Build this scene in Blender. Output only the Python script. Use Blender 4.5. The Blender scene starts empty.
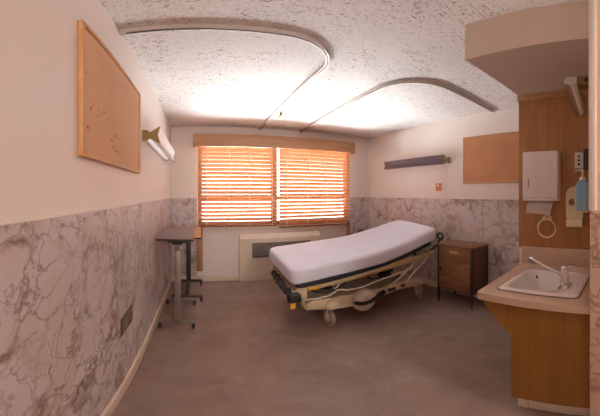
import bpy, bmesh, math, random
from mathutils import Vector, Matrix
random.seed(7)
S = bpy.context.scene
COL = S.collection
PI = math.pi

# ------------------------------------------------------------------ materials
def new_mat(name):
    m = bpy.data.materials.new(name); m.use_nodes = True
    nt = m.node_tree; nt.nodes.clear()
    out = nt.nodes.new('ShaderNodeOutputMaterial')
    return m, nt, out

def N(nt, t, **kw):
    n = nt.nodes.new(t)
    for k, v in kw.items():
        if hasattr(n, k): setattr(n, k, v)
        else: n.inputs[k].default_value = v
    return n

def ramp(nt, stops, interp='LINEAR'):
    r = nt.nodes.new('ShaderNodeValToRGB'); cr = r.color_ramp; cr.interpolation = interp
    while len(cr.elements) < len(stops): cr.elements.new(0.5)
    for e, (p, c) in zip(cr.elements, stops):
        e.position = p; e.color = (*c, 1) if len(c) == 3 else c
    return r

def coords(nt, scale=(1, 1, 1), rot=(0, 0, 0)):
    tc = nt.nodes.new('ShaderNodeTexCoord'); mp = nt.nodes.new('ShaderNodeMapping')
    mp.inputs['Scale'].default_value = scale; mp.inputs['Rotation'].default_value = rot
    nt.links.new(tc.outputs['Object'], mp.inputs['Vector'])
    return mp.outputs['Vector']

def plain(name, col, rough=0.5, metal=0.0, spec=0.5, vary=0.06, scale=6, bump=0.0, bscale=60, coat=0.0):
    """one colour with slight procedural mottling"""
    m, nt, out = new_mat(name)
    b = N(nt, 'ShaderNodeBsdfPrincipled'); L = nt.links
    b.inputs['Roughness'].default_value = rough; b.inputs['Metallic'].default_value = metal
    b.inputs['Specular IOR Level'].default_value = spec; b.inputs['Coat Weight'].default_value = coat
    v = coords(nt)
    n = N(nt, 'ShaderNodeTexNoise'); n.inputs['Scale'].default_value = scale; n.inputs['Detail'].default_value = 4
    L.new(v, n.inputs['Vector'])
    lo = tuple(max(0, c * (1 - vary)) for c in col); hi = tuple(min(1, c * (1 + vary)) for c in col)
    r = ramp(nt, [(0.3, lo), (0.7, hi)]); L.new(n.outputs['Fac'], r.inputs['Fac'])
    L.new(r.outputs['Color'], b.inputs['Base Color'])
    if bump:
        n2 = N(nt, 'ShaderNodeTexNoise'); n2.inputs['Scale'].default_value = bscale; n2.inputs['Detail'].default_value = 3
        L.new(v, n2.inputs['Vector'])
        bp = N(nt, 'ShaderNodeBump'); bp.inputs['Strength'].default_value = bump; bp.inputs['Distance'].default_value = 0.01
        L.new(n2.outputs['Fac'], bp.inputs['Height']); L.new(bp.outputs['Normal'], b.inputs['Normal'])
    L.new(b.outputs[0], out.inputs[0])
    return m

def wood(name, c1, c2, scale=(3, 40, 3), rough=0.45, spec=0.4):
    """wood grain: noise stretched along the axis with the smallest scale"""
    m, nt, out = new_mat(name); L = nt.links
    b = N(nt, 'ShaderNodeBsdfPrincipled'); b.inputs['Roughness'].default_value = rough
    b.inputs['Specular IOR Level'].default_value = spec
    v = coords(nt, scale)
    n = N(nt, 'ShaderNodeTexNoise'); n.inputs['Scale'].default_value = 1.0; n.inputs['Detail'].default_value = 6
    n.inputs['Distortion'].default_value = 0.6
    L.new(v, n.inputs['Vector'])
    r = ramp(nt, [(0.30, c1), (0.52, tuple((a + d) / 2 for a, d in zip(c1, c2))), (0.70, c2)])
    L.new(n.outputs['Fac'], r.inputs['Fac']); L.new(r.outputs['Color'], b.inputs['Base Color'])
    bp = N(nt, 'ShaderNodeBump'); bp.inputs['Strength'].default_value = 0.08; bp.inputs['Distance'].default_value = 0.005
    L.new(n.outputs['Fac'], bp.inputs['Height']); L.new(bp.outputs['Normal'], b.inputs['Normal'])
    L.new(b.outputs[0], out.inputs[0])
    return m

def marble(name, tint=(1, 1, 1)):
    m, nt, out = new_mat(name); L = nt.links
    b = N(nt, 'ShaderNodeBsdfPrincipled'); b.inputs['Roughness'].default_value = 0.36
    b.inputs['Specular IOR Level'].default_value = 0.4
    v = coords(nt)
    def noise(scale, detail, rough=.55, vec=None):
        n = N(nt, 'ShaderNodeTexNoise'); n.inputs['Scale'].default_value = scale; n.inputs['Detail'].default_value = detail; n.inputs['Roughness'].default_value = rough
        L.new(vec or v, n.inputs['Vector']); return n
    w = noise(2.4, 4, .5)
    mixv = N(nt, 'ShaderNodeVectorMath', operation='MULTIPLY_ADD'); mixv.inputs[1].default_value = (0.6, 0.6, 0.6)
    w2 = noise(16, 4, .6)
    jit = N(nt, 'ShaderNodeVectorMath', operation='MULTIPLY_ADD'); jit.inputs[1].default_value = (0.11, 0.11, 0.11)
    L.new(w2.outputs['Color'], jit.inputs[0]); L.new(v, jit.inputs[2])
    L.new(w.outputs['Color'], mixv.inputs[0]); L.new(jit.outputs[0], mixv.inputs[2])
    def math_(op, a, c):
        n = N(nt, 'ShaderNodeMath', operation=op)
        for k, q in enumerate((a, c)):
            if isinstance(q, (int, float)): n.inputs[k].default_value = q
            else: L.new(q, n.inputs[k])
        return n.outputs[0]
    def cells(scale, width):
        vo = N(nt, 'ShaderNodeTexVoronoi', feature='DISTANCE_TO_EDGE'); vo.inputs['Scale'].default_value = scale
        L.new(mixv.outputs[0], vo.inputs['Vector'])
        rr = ramp(nt, [(0.0, (1, 1, 1)), (width * .4, (.55,) * 3), (width, (0, 0, 0))]); L.new(vo.outputs['Distance'], rr.inputs['Fac'])
        return rr.outputs['Color']
    def ridge(scale, width):
        n = noise(scale, 5, .55, mixv.outputs[0])
        d = math_('ABSOLUTE', math_('SUBTRACT', n.outputs['Fac'], .5), 0)
        rr = ramp(nt, [(0.0, (1, 1, 1)), (width, (0, 0, 0))]); L.new(d, rr.inputs['Fac']); return rr.outputs['Color']
    def mask(scale, lo, hi, base=0.0):
        n = noise(scale, 4); rr = ramp(nt, [(lo, (base,) * 3), (hi, (1, 1, 1))]); L.new(n.outputs['Fac'], rr.inputs['Fac']); return rr.outputs['Color']
    thick = math_('MULTIPLY', cells(3.0, .105), mask(3.3, .47, .60))
    fine = math_('MULTIPLY', cells(7.0, .06), mask(2.6, .38, .55, .15))
    rid = math_('MULTIPLY', math_('MULTIPLY', ridge(2.4, .018), mask(6.0, .38, .54)), .9)
    vein = math_('MAXIMUM', math_('MAXIMUM', thick, math_('MULTIPLY', fine, .8)), rid)
    cl = noise(3.0, 8, .62, mixv.outputs[0])
    base = ramp(nt, [(0.22, (0.43, 0.34, 0.30)), (0.42, (0.56, 0.475, 0.445)), (0.56, (0.61, 0.54, 0.56)), (0.8, (0.57, 0.485, 0.46))])
    L.new(cl.outputs['Fac'], base.inputs['Fac'])
    vc = ramp(nt, [(0.35, (0.19, 0.135, 0.115)), (0.65, (0.23, 0.125, 0.06))]); vn = noise(2.0, 3); L.new(vn.outputs['Fac'], vc.inputs['Fac'])
    mx = N(nt, 'ShaderNodeMix', data_type='RGBA'); L.new(vc.outputs['Color'], mx.inputs[7])
    L.new(math_('MULTIPLY', vein, .97), mx.inputs[0]); L.new(base.outputs['Color'], mx.inputs[6])
    tn = N(nt, 'ShaderNodeMix', data_type='RGBA', blend_type='MULTIPLY'); tn.inputs[0].default_value = 1.0; tn.inputs[7].default_value = (*tint, 1)
    L.new(mx.outputs[2], tn.inputs[6]); L.new(tn.outputs[2], b.inputs['Base Color'])
    L.new(b.outputs[0], out.inputs[0])
    return m

def ceiling_mat():
    m, nt, out = new_mat('textured_plaster'); L = nt.links
    b = N(nt, 'ShaderNodeBsdfPrincipled'); b.inputs['Roughness'].default_value = 0.9
    b.inputs['Specular IOR Level'].default_value = 0.1
    def strokes(rot, sc, lo, hi, seed):
        tc = nt.nodes.new('ShaderNodeTexCoord'); mp = nt.nodes.new('ShaderNodeMapping')
        mp.inputs['Rotation'].default_value = (0, 0, rot); mp.inputs['Scale'].default_value = sc; mp.inputs['Location'].default_value = (seed, seed * 2, 0)
        L.new(tc.outputs['Object'], mp.inputs['Vector'])
        n = N(nt, 'ShaderNodeTexNoise'); n.inputs['Scale'].default_value = 1; n.inputs['Detail'].default_value = 2.5; n.inputs['Distortion'].default_value = 1.7
        L.new(mp.outputs['Vector'], n.inputs['Vector'])
        r = ramp(nt, [(lo, (0, 0, 0)), (hi, (1, 1, 1))]); L.new(n.outputs['Fac'], r.inputs['Fac'])
        return r.outputs['Color']
    a = strokes(0.8, (27, 60, 1), .612, .668, 0.0)
    c = strokes(-0.9, (28, 62, 1), .616, .672, 3.7)
    d = strokes(1.35, (30, 66, 1), .622, .68, 9.1)
    m1 = N(nt, 'ShaderNodeMath', operation='MAXIMUM'); L.new(a, m1.inputs[0]); L.new(c, m1.inputs[1])
    m2 = N(nt, 'ShaderNodeMath', operation='MAXIMUM'); L.new(m1.outputs[0], m2.inputs[0]); L.new(d, m2.inputs[1])
    v = coords(nt)
    mk = N(nt, 'ShaderNodeTexNoise'); mk.inputs['Scale'].default_value = 3.2; mk.inputs['Detail'].default_value = 3
    L.new(v, mk.inputs['Vector'])
    mr = ramp(nt, [(0.36, (.35,) * 3), (0.6, (1, 1, 1))]); L.new(mk.outputs['Fac'], mr.inputs['Fac'])
    mul = N(nt, 'ShaderNodeMath', operation='MULTIPLY'); L.new(m2.outputs[0], mul.inputs[0]); L.new(mr.outputs['Color'], mul.inputs[1])
    # shade in the plaster's fissures, painted in as brown strokes
    mx = N(nt, 'ShaderNodeMix', data_type='RGBA')
    mx.inputs[6].default_value = (0.80, 0.765, 0.755, 1); mx.inputs[7].default_value = (0.27, 0.195, 0.165, 1)
    L.new(mul.outputs[0], mx.inputs[0]); L.new(mx.outputs[2], b.inputs['Base Color'])
    inv = N(nt, 'ShaderNodeMath', operation='SUBTRACT'); inv.inputs[0].default_value = 1.0; L.new(mul.outputs[0], inv.inputs[1])
    bp = N(nt, 'ShaderNodeBump'); bp.inputs['Strength'].default_value = 0.5; bp.inputs['Distance'].default_value = 0.006
    L.new(inv.outputs[0], bp.inputs['Height']); L.new(bp.outputs['Normal'], b.inputs['Normal'])
    L.new(b.outputs[0], out.inputs[0])
    return m

def floor_mat():
    m, nt, out = new_mat('worn_vinyl'); L = nt.links
    b = N(nt, 'ShaderNodeBsdfPrincipled'); b.inputs['Roughness'].default_value = 0.48
    b.inputs['Specular IOR Level'].default_value = 0.35
    v = coords(nt)
    w = N(nt, 'ShaderNodeTexNoise'); w.inputs['Scale'].default_value = 1.6; w.inputs['Detail'].default_value = 4
    L.new(v, w.inputs['Vector'])
    ma = N(nt, 'ShaderNodeVectorMath', operation='MULTIPLY_ADD'); ma.inputs[1].default_value = (0.8, 0.8, 0.8)
    L.new(w.outputs['Color'], ma.inputs[0]); L.new(v, ma.inputs[2])
    n = N(nt, 'ShaderNodeTexNoise'); n.inputs['Scale'].default_value = 4.0; n.inputs['Detail'].default_value = 9
    n.inputs['Roughness'].default_value = 0.65
    L.new(ma.outputs[0], n.inputs['Vector'])
    r = ramp(nt, [(0.3, (0.205, 0.138, 0.115)), (0.5, (0.265, 0.182, 0.152)), (0.62, (0.29, 0.205, 0.173)), (0.75, (0.35, 0.255, 0.22))])
    L.new(n.outputs['Fac'], r.inputs['Fac'])
    L.new(r.outputs['Color'], b.inputs['Base Color'])
    L.new(b.outputs[0], out.inputs[0])
    return m

def slat_mat():
    m, nt, out = new_mat('wooden_slat'); L = nt.links
    v = coords(nt, (2, 30, 30))
    n = N(nt, 'ShaderNodeTexNoise'); n.inputs['Scale'].default_value = 1; n.inputs['Detail'].default_value = 4
    L.new(v, n.inputs['Vector'])
    r = ramp(nt, [(0.3, (0.66, 0.37, 0.22)), (0.7, (0.76, 0.45, 0.28))]); L.new(n.outputs['Fac'], r.inputs['Fac'])
    d = N(nt, 'ShaderNodeBsdfDiffuse'); t = N(nt, 'ShaderNodeBsdfTranslucent')
    L.new(r.outputs['Color'], d.inputs['Color']); L.new(r.outputs['Color'], t.inputs['Color'])
    mx = N(nt, 'ShaderNodeMixShader'); mx.inputs[0].default_value = 0.28
    L.new(d.outputs[0], mx.inputs[1]); L.new(t.outputs[0], mx.inputs[2]); L.new(mx.outputs[0], out.inputs[0])
    return m

def glass_mat():
    m, nt, out = new_mat('window_glass'); L = nt.links
    t = N(nt, 'ShaderNodeBsdfTransparent'); t.inputs['Color'].default_value = (0.96, 0.98, 0.97, 1)
    g = N(nt, 'ShaderNodeBsdfGlossy'); g.inputs['Roughness'].default_value = 0.02
    fr = N(nt, 'ShaderNodeFresnel'); fr.inputs['IOR'].default_value = 1.45
    n = N(nt, 'ShaderNodeTexNoise'); n.inputs['Scale'].default_value = 3
    mx = N(nt, 'ShaderNodeMixShader')
    L.new(fr.outputs[0], mx.inputs[0]); L.new(t.outputs[0], mx.inputs[1]); L.new(g.outputs[0], mx.inputs[2])
    L.new(mx.outputs[0], out.inputs[0])
    return m

def cork_mat(name, col):
    m, nt, out = new_mat(name); L = nt.links
    b = N(nt, 'ShaderNodeBsdfPrincipled'); b.inputs['Roughness'].default_value = 0.85
    b.inputs['Specular IOR Level'].default_value = 0.15
    v = coords(nt)
    n = N(nt, 'ShaderNodeTexNoise'); n.inputs['Scale'].default_value = 180; n.inputs['Detail'].default_value = 3
    L.new(v, n.inputs['Vector'])
    n2 = N(nt, 'ShaderNodeTexNoise'); n2.inputs['Scale'].default_value = 3; n2.inputs['Detail'].default_value = 3
    L.new(v, n2.inputs['Vector'])
    ad = N(nt, 'ShaderNodeMath', operation='MULTIPLY_ADD'); ad.inputs[1].default_value = 0.5
    L.new(n.outputs['Fac'], ad.inputs[0]); 
    hf = N(nt, 'ShaderNodeMath', operation='MULTIPLY'); hf.inputs[1].default_value = 0.5
    L.new(n2.outputs['Fac'], hf.inputs[0]); L.new(hf.outputs[0], ad.inputs[2])
    r = ramp(nt, [(0.32, tuple(c * 0.86 for c in col)), (0.5, col), (0.68, tuple(min(1, c * 1.08) for c in col))])
    L.new(ad.outputs[0], r.inputs['Fac']); L.new(r.outputs['Color'], b.inputs['Base Color'])
    L.new(b.outputs[0], out.inputs[0])
    return m

M = {}
M['wall'] = plain('cream_wall_paint', (0.775, 0.70, 0.655), 0.38, vary=0.02, scale=2, bump=0.03, bscale=90)
M['ceiling'] = ceiling_mat()
M['floor'] = floor_mat()
M['marble'] = marble('marble_laminate')
M['marblewarmlit'] = marble('warm_lit_marble_laminate', (1.0, .84, .64))  # marble copy tinted to hold warm passage light
M['base'] = plain('cream_baseboard', (0.70, 0.58, 0.46), 0.45, vary=0.06)
M['tan'] = plain('warm_lit_wall_paint', (0.72, 0.56, 0.41), 0.45, vary=0.03, scale=3)  # tan holds warm lamp light put into the wall colour
M['beige'] = plain('shaded_bulkhead_paint', (0.58, 0.475, 0.40), 0.45, vary=0.03, scale=3)  # wall paint darkened, the bulkhead's shade is in its colour
M['bead'] = plain('white_corner_bead', (0.78, 0.72, 0.66), 0.4, vary=0.02)
M['panelwood'] = wood('teak_veneer', (0.33, 0.15, 0.055), (0.43, 0.205, 0.078), (25, 25, 1.5), 0.45)
M['trimwood'] = wood('oak_trim', (0.36, 0.19, 0.085), (0.50, 0.275, 0.13), (3, 40, 40), 0.45)
M['valance'] = wood('oak_valance', (0.43, 0.225, 0.12), (0.55, 0.305, 0.17), (2, 40, 40), 0.45)
M['stripwood'] = wood('oak_strip', (0.36, 0.18, 0.07), (0.50, 0.27, 0.11), (40, 40, 2), 0.45)
M['slat'] = slat_mat()
M['cord'] = plain('white_cord', (0.85, 0.80, 0.75), 0.8, vary=0.03)
M['winframe'] = wood('dark_stained_frame', (0.22, 0.09, 0.035), (0.32, 0.14, 0.06), (3, 30, 30), 0.5)
M['glass'] = glass_mat()
M['cork1'] = cork_mat('tan_cork', (0.68, 0.40, 0.25))
M['cork2'] = cork_mat('brown_cork', (0.56, 0.28, 0.15))
M['frameoak'] = wood('honey_oak_frame', (0.54, 0.29, 0.13), (0.64, 0.36, 0.17), (10, 10, 10), 0.4)
M['hole'] = plain('dark_pin_mark', (0.20, 0.105, 0.055), 0.9)
M['brass'] = plain('bronze_end_cap', (0.30, 0.21, 0.085), 0.42, metal=0.55, vary=0.08)
M['lens'] = plain('white_prismatic_lens', (0.86, 0.84, 0.84), 0.35, vary=0.04, bump=0.25, bscale=220)
M['lensshaded'] = plain('shaded_lens', (0.115, 0.072, 0.08), 0.7, spec=0.25, vary=0.05, bump=0.2, bscale=220)  # copy of the white lens with its shade painted in as purple-grey
M['steel'] = plain('brushed_steel', (0.55, 0.52, 0.49), 0.32, metal=0.9, vary=0.05)
M['chrome'] = plain('chrome', (0.78, 0.77, 0.76), 0.12, metal=1.0, vary=0.02)
M['track'] = plain('aluminium_track', (0.55, 0.49, 0.45), 0.45, metal=0.4, vary=0.04)
M['greypaint'] = plain('grey_brown_enamel', (0.23, 0.185, 0.16), 0.38, metal=0.2, vary=0.05)
M['darkmetal'] = plain('dark_bronze_metal', (0.05, 0.033, 0.026), 0.4, metal=0.3, vary=0.1)
M['black'] = plain('black_rubber', (0.018, 0.016, 0.016), 0.6, vary=0.1)
M['navy'] = plain('navy_vinyl', (0.022, 0.022, 0.032), 0.5, vary=0.1)
M['sheet'] = plain('white_mattress_ticking', (0.73, 0.74, 0.86), 0.75, spec=0.2, vary=0.03, scale=5, bump=0.25, bscale=26)
M['creamplastic'] = plain('cream_plastic', (0.62, 0.50, 0.34), 0.4, vary=0.05)
M['railbeige'] = plain('beige_enamel', (0.50, 0.37, 0.215), 0.4, vary=0.05)
M['wheel'] = plain('cream_wheel', (0.64, 0.55, 0.43), 0.5, vary=0.05)
M['yellow'] = plain('yellow_plastic', (0.75, 0.42, 0.03), 0.5)
M['orange'] = plain('orange_tube', (0.55, 0.27, 0.10), 0.45)
M['whitewire'] = plain('white_enamel_rod', (0.72, 0.64, 0.54), 0.35, vary=0.03)
M['walnut'] = wood('walnut_laminate', (0.17, 0.075, 0.034), (0.27, 0.125, 0.06), (20, 4, 20), 0.45)
M['walnutfront'] = wood('walnut_front', (0.20, 0.085, 0.036), (0.31, 0.145, 0.065), (20, 3, 20), 0.45)
M['darkwood'] = wood('dark_walnut', (0.085, 0.037, 0.022), (0.13, 0.06, 0.036), (14, 3, 14), 0.45)
M['tabletop'] = wood('grey_walnut_laminate', (0.19, 0.13, 0.12), (0.255, 0.18, 0.17), (20, 3, 20), 0.3)
M['tabletop2'] = wood('light_oak_laminate', (0.52, 0.30, 0.13), (0.64, 0.39, 0.19), (20, 3, 20), 0.35)
M['gold'] = plain('worn_brass', (0.62, 0.42, 0.16), 0.35, metal=0.8, vary=0.08)
M['counter'] = plain('peach_laminate', (0.53, 0.38, 0.28), 0.38, vary=0.03, scale=40)
M['porcelain'] = plain('white_porcelain', (0.80, 0.755, 0.75), 0.12, vary=0.01, coat=0.3)
M['cabwood'] = wood('honey_teak', (0.24, 0.108, 0.018), (0.31, 0.145, 0.026), (25, 25, 1.2), 0.5)
M['kick'] = plain('white_kick_plate', (0.72, 0.64, 0.53), 0.5, vary=0.06)
M['heater'] = plain('cream_enamel', (0.72, 0.60, 0.475), 0.4, vary=0.03)
M['grille'] = plain('dull_metal_louvre', (0.20, 0.165, 0.15), 0.45, metal=0.3)
M['whiteplastic'] = plain('white_plastic', (0.72, 0.66, 0.63), 0.35, vary=0.02)
M['paper'] = plain('white_paper', (0.80, 0.72, 0.69), 0.9, vary=0.04, scale=20)
M['ivory'] = plain('ivory_plastic', (0.78, 0.66, 0.42), 0.35, vary=0.03)
M['blue'] = plain('pale_blue_plastic', (0.26, 0.46, 0.60), 0.3, vary=0.04)
M['slot'] = plain('dark_slot', (0.03, 0.025, 0.02), 0.7)
M['plate'] = plain('dark_bronze_plate', (0.13, 0.10, 0.08), 0.45, metal=0.4, vary=0.1)
M['plate2'] = plain('worn_bronze_inset', (0.22, 0.17, 0.14), 0.5, metal=0.3, vary=0.12, scale=30)
M['redprint'] = plain('orange_red_print', (0.70, 0.24, 0.10), 0.7, vary=0.2, scale=60)
M['caulk'] = plain('brown_rim_seal', (0.23, 0.155, 0.12), 0.5)

# ------------------------------------------------------------------ mesh helpers
class MB:
    def __init__(self): self.bm = bmesh.new()
    def box(self, lo, hi, bev=0.0, seg=2, mi=0, mat=None):
        bm = bmesh.new()
        bmesh.ops.create_cube(bm, size=1)
        for v in bm.verts:
            v.co = Vector([lo[i] + (v.co[i] + .5) * (hi[i] - lo[i]) for i in range(3)])
        if bev: bmesh.ops.bevel(bm, geom=list(bm.edges), offset=bev, segments=seg, profile=.5, affect='EDGES')
        return self._merge(bm, mi, mat)
    def _merge(self, bm, mi=0, mat=None):
        if mat is not None: bm.transform(mat)
        bmesh.ops.recalc_face_normals(bm, faces=list(bm.faces))
        for f in bm.faces: f.material_index = mi
        me = bpy.data.meshes.new('tmp'); bm.to_mesh(me); bm.free()
        self.bm.from_mesh(me); bpy.data.meshes.remove(me)
        return self
    def prism(self, pts, axis, a, b, bev=0.0, seg=2, mi=0):
        """polygon pts (2D) extruded along axis between a and b; the 2D axes are the other two in x,y,z order"""
        bm = bmesh.new(); i = 'xyz'.index(axis); o = [k for k in range(3) if k != i]
        def P(p, t):
            c = [0, 0, 0]; c[o[0]] = p[0]; c[o[1]] = p[1]; c[i] = t; return bm.verts.new(c)
        A = [P(p, a) for p in pts]; B = [P(p, b) for p in pts]; n = len(pts)
        bm.faces.new(A); bm.faces.new(B[::-1])
        for k in range(n): bm.faces.new((A[k], B[k], B[(k + 1) % n], A[(k + 1) % n]))
        if bev: bmesh.ops.bevel(bm, geom=list(bm.edges), offset=bev, segments=seg, profile=.5, affect='EDGES')
        return self._merge(bm, mi)
    def tube(self, pts, r, seg=12, mi=0, closed=False, flat=None):
        """round tube along pts; flat=(rw, rh) makes an elliptic section (rw sideways, rh up)"""
        bm = bmesh.new(); pts = [Vector(p) for p in pts]; n = len(pts); rings = []
        for k, p in enumerate(pts):
            if closed: t = pts[(k + 1) % n] - pts[k - 1]
            else: t = pts[min(k + 1, n - 1)] - pts[max(k - 1, 0)]
            t.normalize()
            up = Vector((0, 0, 1)) if abs(t.z) < .95 else Vector((0, 1, 0))
            s = t.cross(up).normalized(); u = s.cross(t).normalized()
            rw, rh = flat if flat else (r, r)
            rings.append([bm.verts.new(p + s * math.cos(2 * PI * j / seg) * rw + u * math.sin(2 * PI * j / seg) * rh) for j in range(seg)])
        for k in range(n if closed else n - 1):
            a, b = rings[k], rings[(k + 1) % n]
            for j in range(seg): bm.faces.new((a[j], a[(j + 1) % seg], b[(j + 1) % seg], b[j]))
        if not closed: bm.faces.new(rings[0][::-1]); bm.faces.new(rings[-1])
        return self._merge(bm, mi)
    def lathe(self, prof, c=(0, 0, 0), axis=(0, 0, 1), seg=32, mi=0):
        """prof: (radius, height) list turned about axis through c"""
        bm = bmesh.new(); rings = []
        for r, h in prof:
            rings.append([bm.verts.new((max(r, 1e-4) * math.cos(2 * PI * j / seg), max(r, 1e-4) * math.sin(2 * PI * j / seg), h)) for j in range(seg)])
        for a, b in zip(rings, rings[1:]):
            for j in range(seg): bm.faces.new((a[j], a[(j + 1) % seg], b[(j + 1) % seg], b[j]))
        bm.faces.new(rings[0][::-1]); bm.faces.new(rings[-1])
        q = Vector((0, 0, 1)).rotation_difference(Vector(axis).normalized())
        return self._merge(bm, mi, Matrix.Translation(c) @ q.to_matrix().to_4x4())
    def rings(self, R, mi=0, cap=True):
        bm = bmesh.new(); V = [[bm.verts.new(p) for p in r] for r in R]; n = len(R[0])
        for a, b in zip(V, V[1:]):
            for j in range(n): bm.faces.new((a[j], a[(j + 1) % n], b[(j + 1) % n], b[j]))
        if cap: bm.faces.new(V[0][::-1]); bm.faces.new(V[-1])
        return self._merge(bm, mi)
    def build(self, name, mats, parent=None, smooth=True, angle=35):
        me = bpy.data.meshes.new(name)
        if parent is not None:
            self.bm.transform(Matrix.Translation(-parent.location))
        self.bm.to_mesh(me); self.bm.free()
        for m in (mats if isinstance(mats, (list, tuple)) else [mats]): me.materials.append(m)
        o = bpy.data.objects.new(name, me); COL.objects.link(o)
        if smooth:
            for p in me.polygons: p.use_smooth = True
            try:
                me.set_sharp_from_angle(angle=math.radians(angle))
            except Exception: pass
        if parent is not None: o.parent = parent
        return o

def sub(o, name, mb, mats, **kw):
    """a sub-part: child of part o whose own parent is an Empty at loc"""
    root = o
    off = Vector((0, 0, 0))
    while root is not None:
        off += root.location; root = root.parent
    mb.bm.transform(Matrix.Translation(-off))
    c = mb.build(name, mats, None, **kw); c.parent = o
    return c

def thing(name, label, cat, loc=(0, 0, 0), group=None):
    o = bpy.data.objects.new(name, None); COL.objects.link(o); o.location = loc
    o.empty_display_size = 0.1
    o['label'] = label; o['category'] = cat
    if group: o['group'] = group
    return o
def tag(o, label, cat, group=None):
    o['label'] = label; o['category'] = cat
    if group: o['group'] = group
    return o
def struct(name, mb, mats, parent=None, label=None, **kw):
    o = mb.build(name, mats, parent, **kw)
    if parent is None: o['kind'] = 'structure'
    if label: o['label'] = label; 
    return o
def arc(cx, cy, r, a0, a1, n=12):
    return [(cx + r * math.cos(math.radians(a0 + (a1 - a0) * k / n)), cy + r * math.sin(math.radians(a0 + (a1 - a0) * k / n))) for k in range(n + 1)]
def lerp_tab(tab, x):
    if x <= tab[0][0]:
        (x0, y0), (x1, y1) = tab[0], tab[1]
    elif x >= tab[-1][0]:
        (x0, y0), (x1, y1) = tab[-2], tab[-1]
    else:
        for (x0, y0), (x1, y1) in zip(tab, tab[1:]):
            if x0 <= x <= x1: break
    return y0 + (y1 - y0) * (x - x0) / (x1 - x0)

# ------------------------------------------------------------------ room (metres)
W, D, H, HM = 3.423, 4.223, 2.44, 1.322
CX, CZ = 0.444, 1.4006
PX = 1.655            # face of the partition at the right edge of the view
AX = 2.40             # wood panelled back of the sink alcove
YB, YA = 0.186, 0.846  # alcove from YB (partition) to YA
YR = -2.6             # end of the entry passage behind the camera
T = 0.12
WX0, WX1, WZ0, WZ1 = 0.42, 2.975, 0.885, 2.20   # window opening

struct('floor', MB().box((-T, YR - T, -0.1), (W + T, D + T, 0)), M['floor'], smooth=False)
struct('ceiling', MB().box((-T, YR - T, H), (W + T, D + T, H + 0.1)), M['ceiling'], smooth=False)
struct('wall_left', MB().box((-T, YR - T, 0), (0, D + T, H)), M['wall'], smooth=False)
struct('wall_right', MB().box((W, YA, 0), (W + T, D + T, H)), M['wall'], smooth=False)
struct('wall_front', MB().box((0, YR - T, 0), (PX, YR, H)), M['wall'], smooth=False)
b = MB()
b.box((0, D, 0), (WX0, D + T, H)); b.box((WX1, D, 0), (W, D + T, H))
b.box((WX0, D, 0), (WX1, D + T, WZ0)); b.box((WX0, D, WZ1), (WX1, D + T, H))
struct('wall_back', b, M['wall'], smooth=False)
# partition that ends beside the sink, and the chase behind the wood panel
struct('wall_partition', MB().box((PX, YR - T, 0), (W + T, YB, H)), M['tan'], smooth=False)
struct('wall_alcove', MB().box((AX, YB, 0), (W + T, YA, H)), M['wall'], smooth=False)
struct('wall_bulkhead', MB().box((1.665, YB, 2.18), (AX, YA, H)), M['beige'], smooth=False)
struct('trim_1', MB().box((PX - 0.012, YB - 0.030, HM), (PX + 0.01, YB + 0.004, H), 0.004), M['bead'], label='white corner bead at the end of the partition')
struct('trim_2', MB().box((AX - 0.012, YB, 0.98), (AX, YA, 2.18), 0), M['panelwood'], smooth=False, label='teak veneer panel behind the sink')
struct('trim_3', MB().box((AX - 0.035, YB, 2.125), (AX - 0.012, YA + 0.004, 2.18), 0.004), M['trimwood'], label='wood moulding along the top of the sink panel')

# marble wainscot, in sheets with open joints
def sheets(name, axis, face, a, cuts, bnd, z0, z1, th, mk='marble'):
    mb = MB(); ed = [a] + cuts + [bnd]
    for p, q in zip(ed, ed[1:]):
        p2, q2 = p + 0.003, q - 0.003
        if axis == 'x': mb.box((min(face, face + th), p2, z0), (max(face, face + th), q2, z1), 0.001, 1)
        else: mb.box((p2, min(face, face + th), z0), (q2, max(face, face + th), z1), 0.001, 1)
    for c in cuts:
        if axis == 'x': mb.box((min(face, face + th * .4), c - .003, z0), (max(face, face + th * .4), c + .003, z1), mi=1)
        else: mb.box((c - .003, min(face, face + th * .4), z0), (c + .003, max(face, face + th * .4), z1), mi=1)
    return struct(name, mb, [M[mk], M['caulk']], smooth=False, label='marbled wall panelling')
sheets('trim_4', 'x', 0, YR, [-2.065, -0.845, 0.375, 1.595, 2.815], D, 0.0, HM, 0.008)
sheets('trim_5', 'x', W, YA, [1.786, 3.006], D, 0.0, HM, -0.008)
sheets('trim_6', 'y', D, 0.008, [], 0.402, 0.0, HM, -0.008)
sheets('trim_7', 'y', D, 3.0, [], W - 0.008, 0.0, HM, -0.008)
sheets('trim_8', 'x', PX, YR, [-0.9], YB, 0.0, HM, -0.008, 'marblewarmlit')
# thin pale cap line on top of the panelling
struct('trim_9', MB().box((0, YR, HM), (0.010, D, HM + 0.006), 0.002), M['bead'])
struct('trim_10', MB().box((W - 0.010, YA, HM), (W, D, HM + 0.006), 0.002), M['bead'])
# oak strips beside the recessed wall below the window
struct('trim_11', MB().box((0.402, D - 0.02, 0.17), (0.492, D, 0.90), 0.003), M['stripwood'], label='oak strip under the left end of the window')
struct('trim_12', MB().box((2.925, D - 0.02, 0.17), (3.0, D, 0.90), 0.003), M['stripwood'], label='oak strip under the right end of the window')
# baseboards
struct('baseboard_left', MB().box((0.008, YR, 0), (0.024, D, 0.110), 0.004), M['base'])
struct('baseboard_back', MB().box((0.022, D - 0.022, 0), (1.05, D - 0.008, 0.095), 0.004).box((2.39, D - 0.022, 0), (W - 0.022, D - 0.008, 0.095), 0.004), M['base'])
struct('baseboard_right', MB().box((W - 0.022, YA, 0), (W - 0.008, D, 0.095), 0.004), M['base'])

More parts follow.
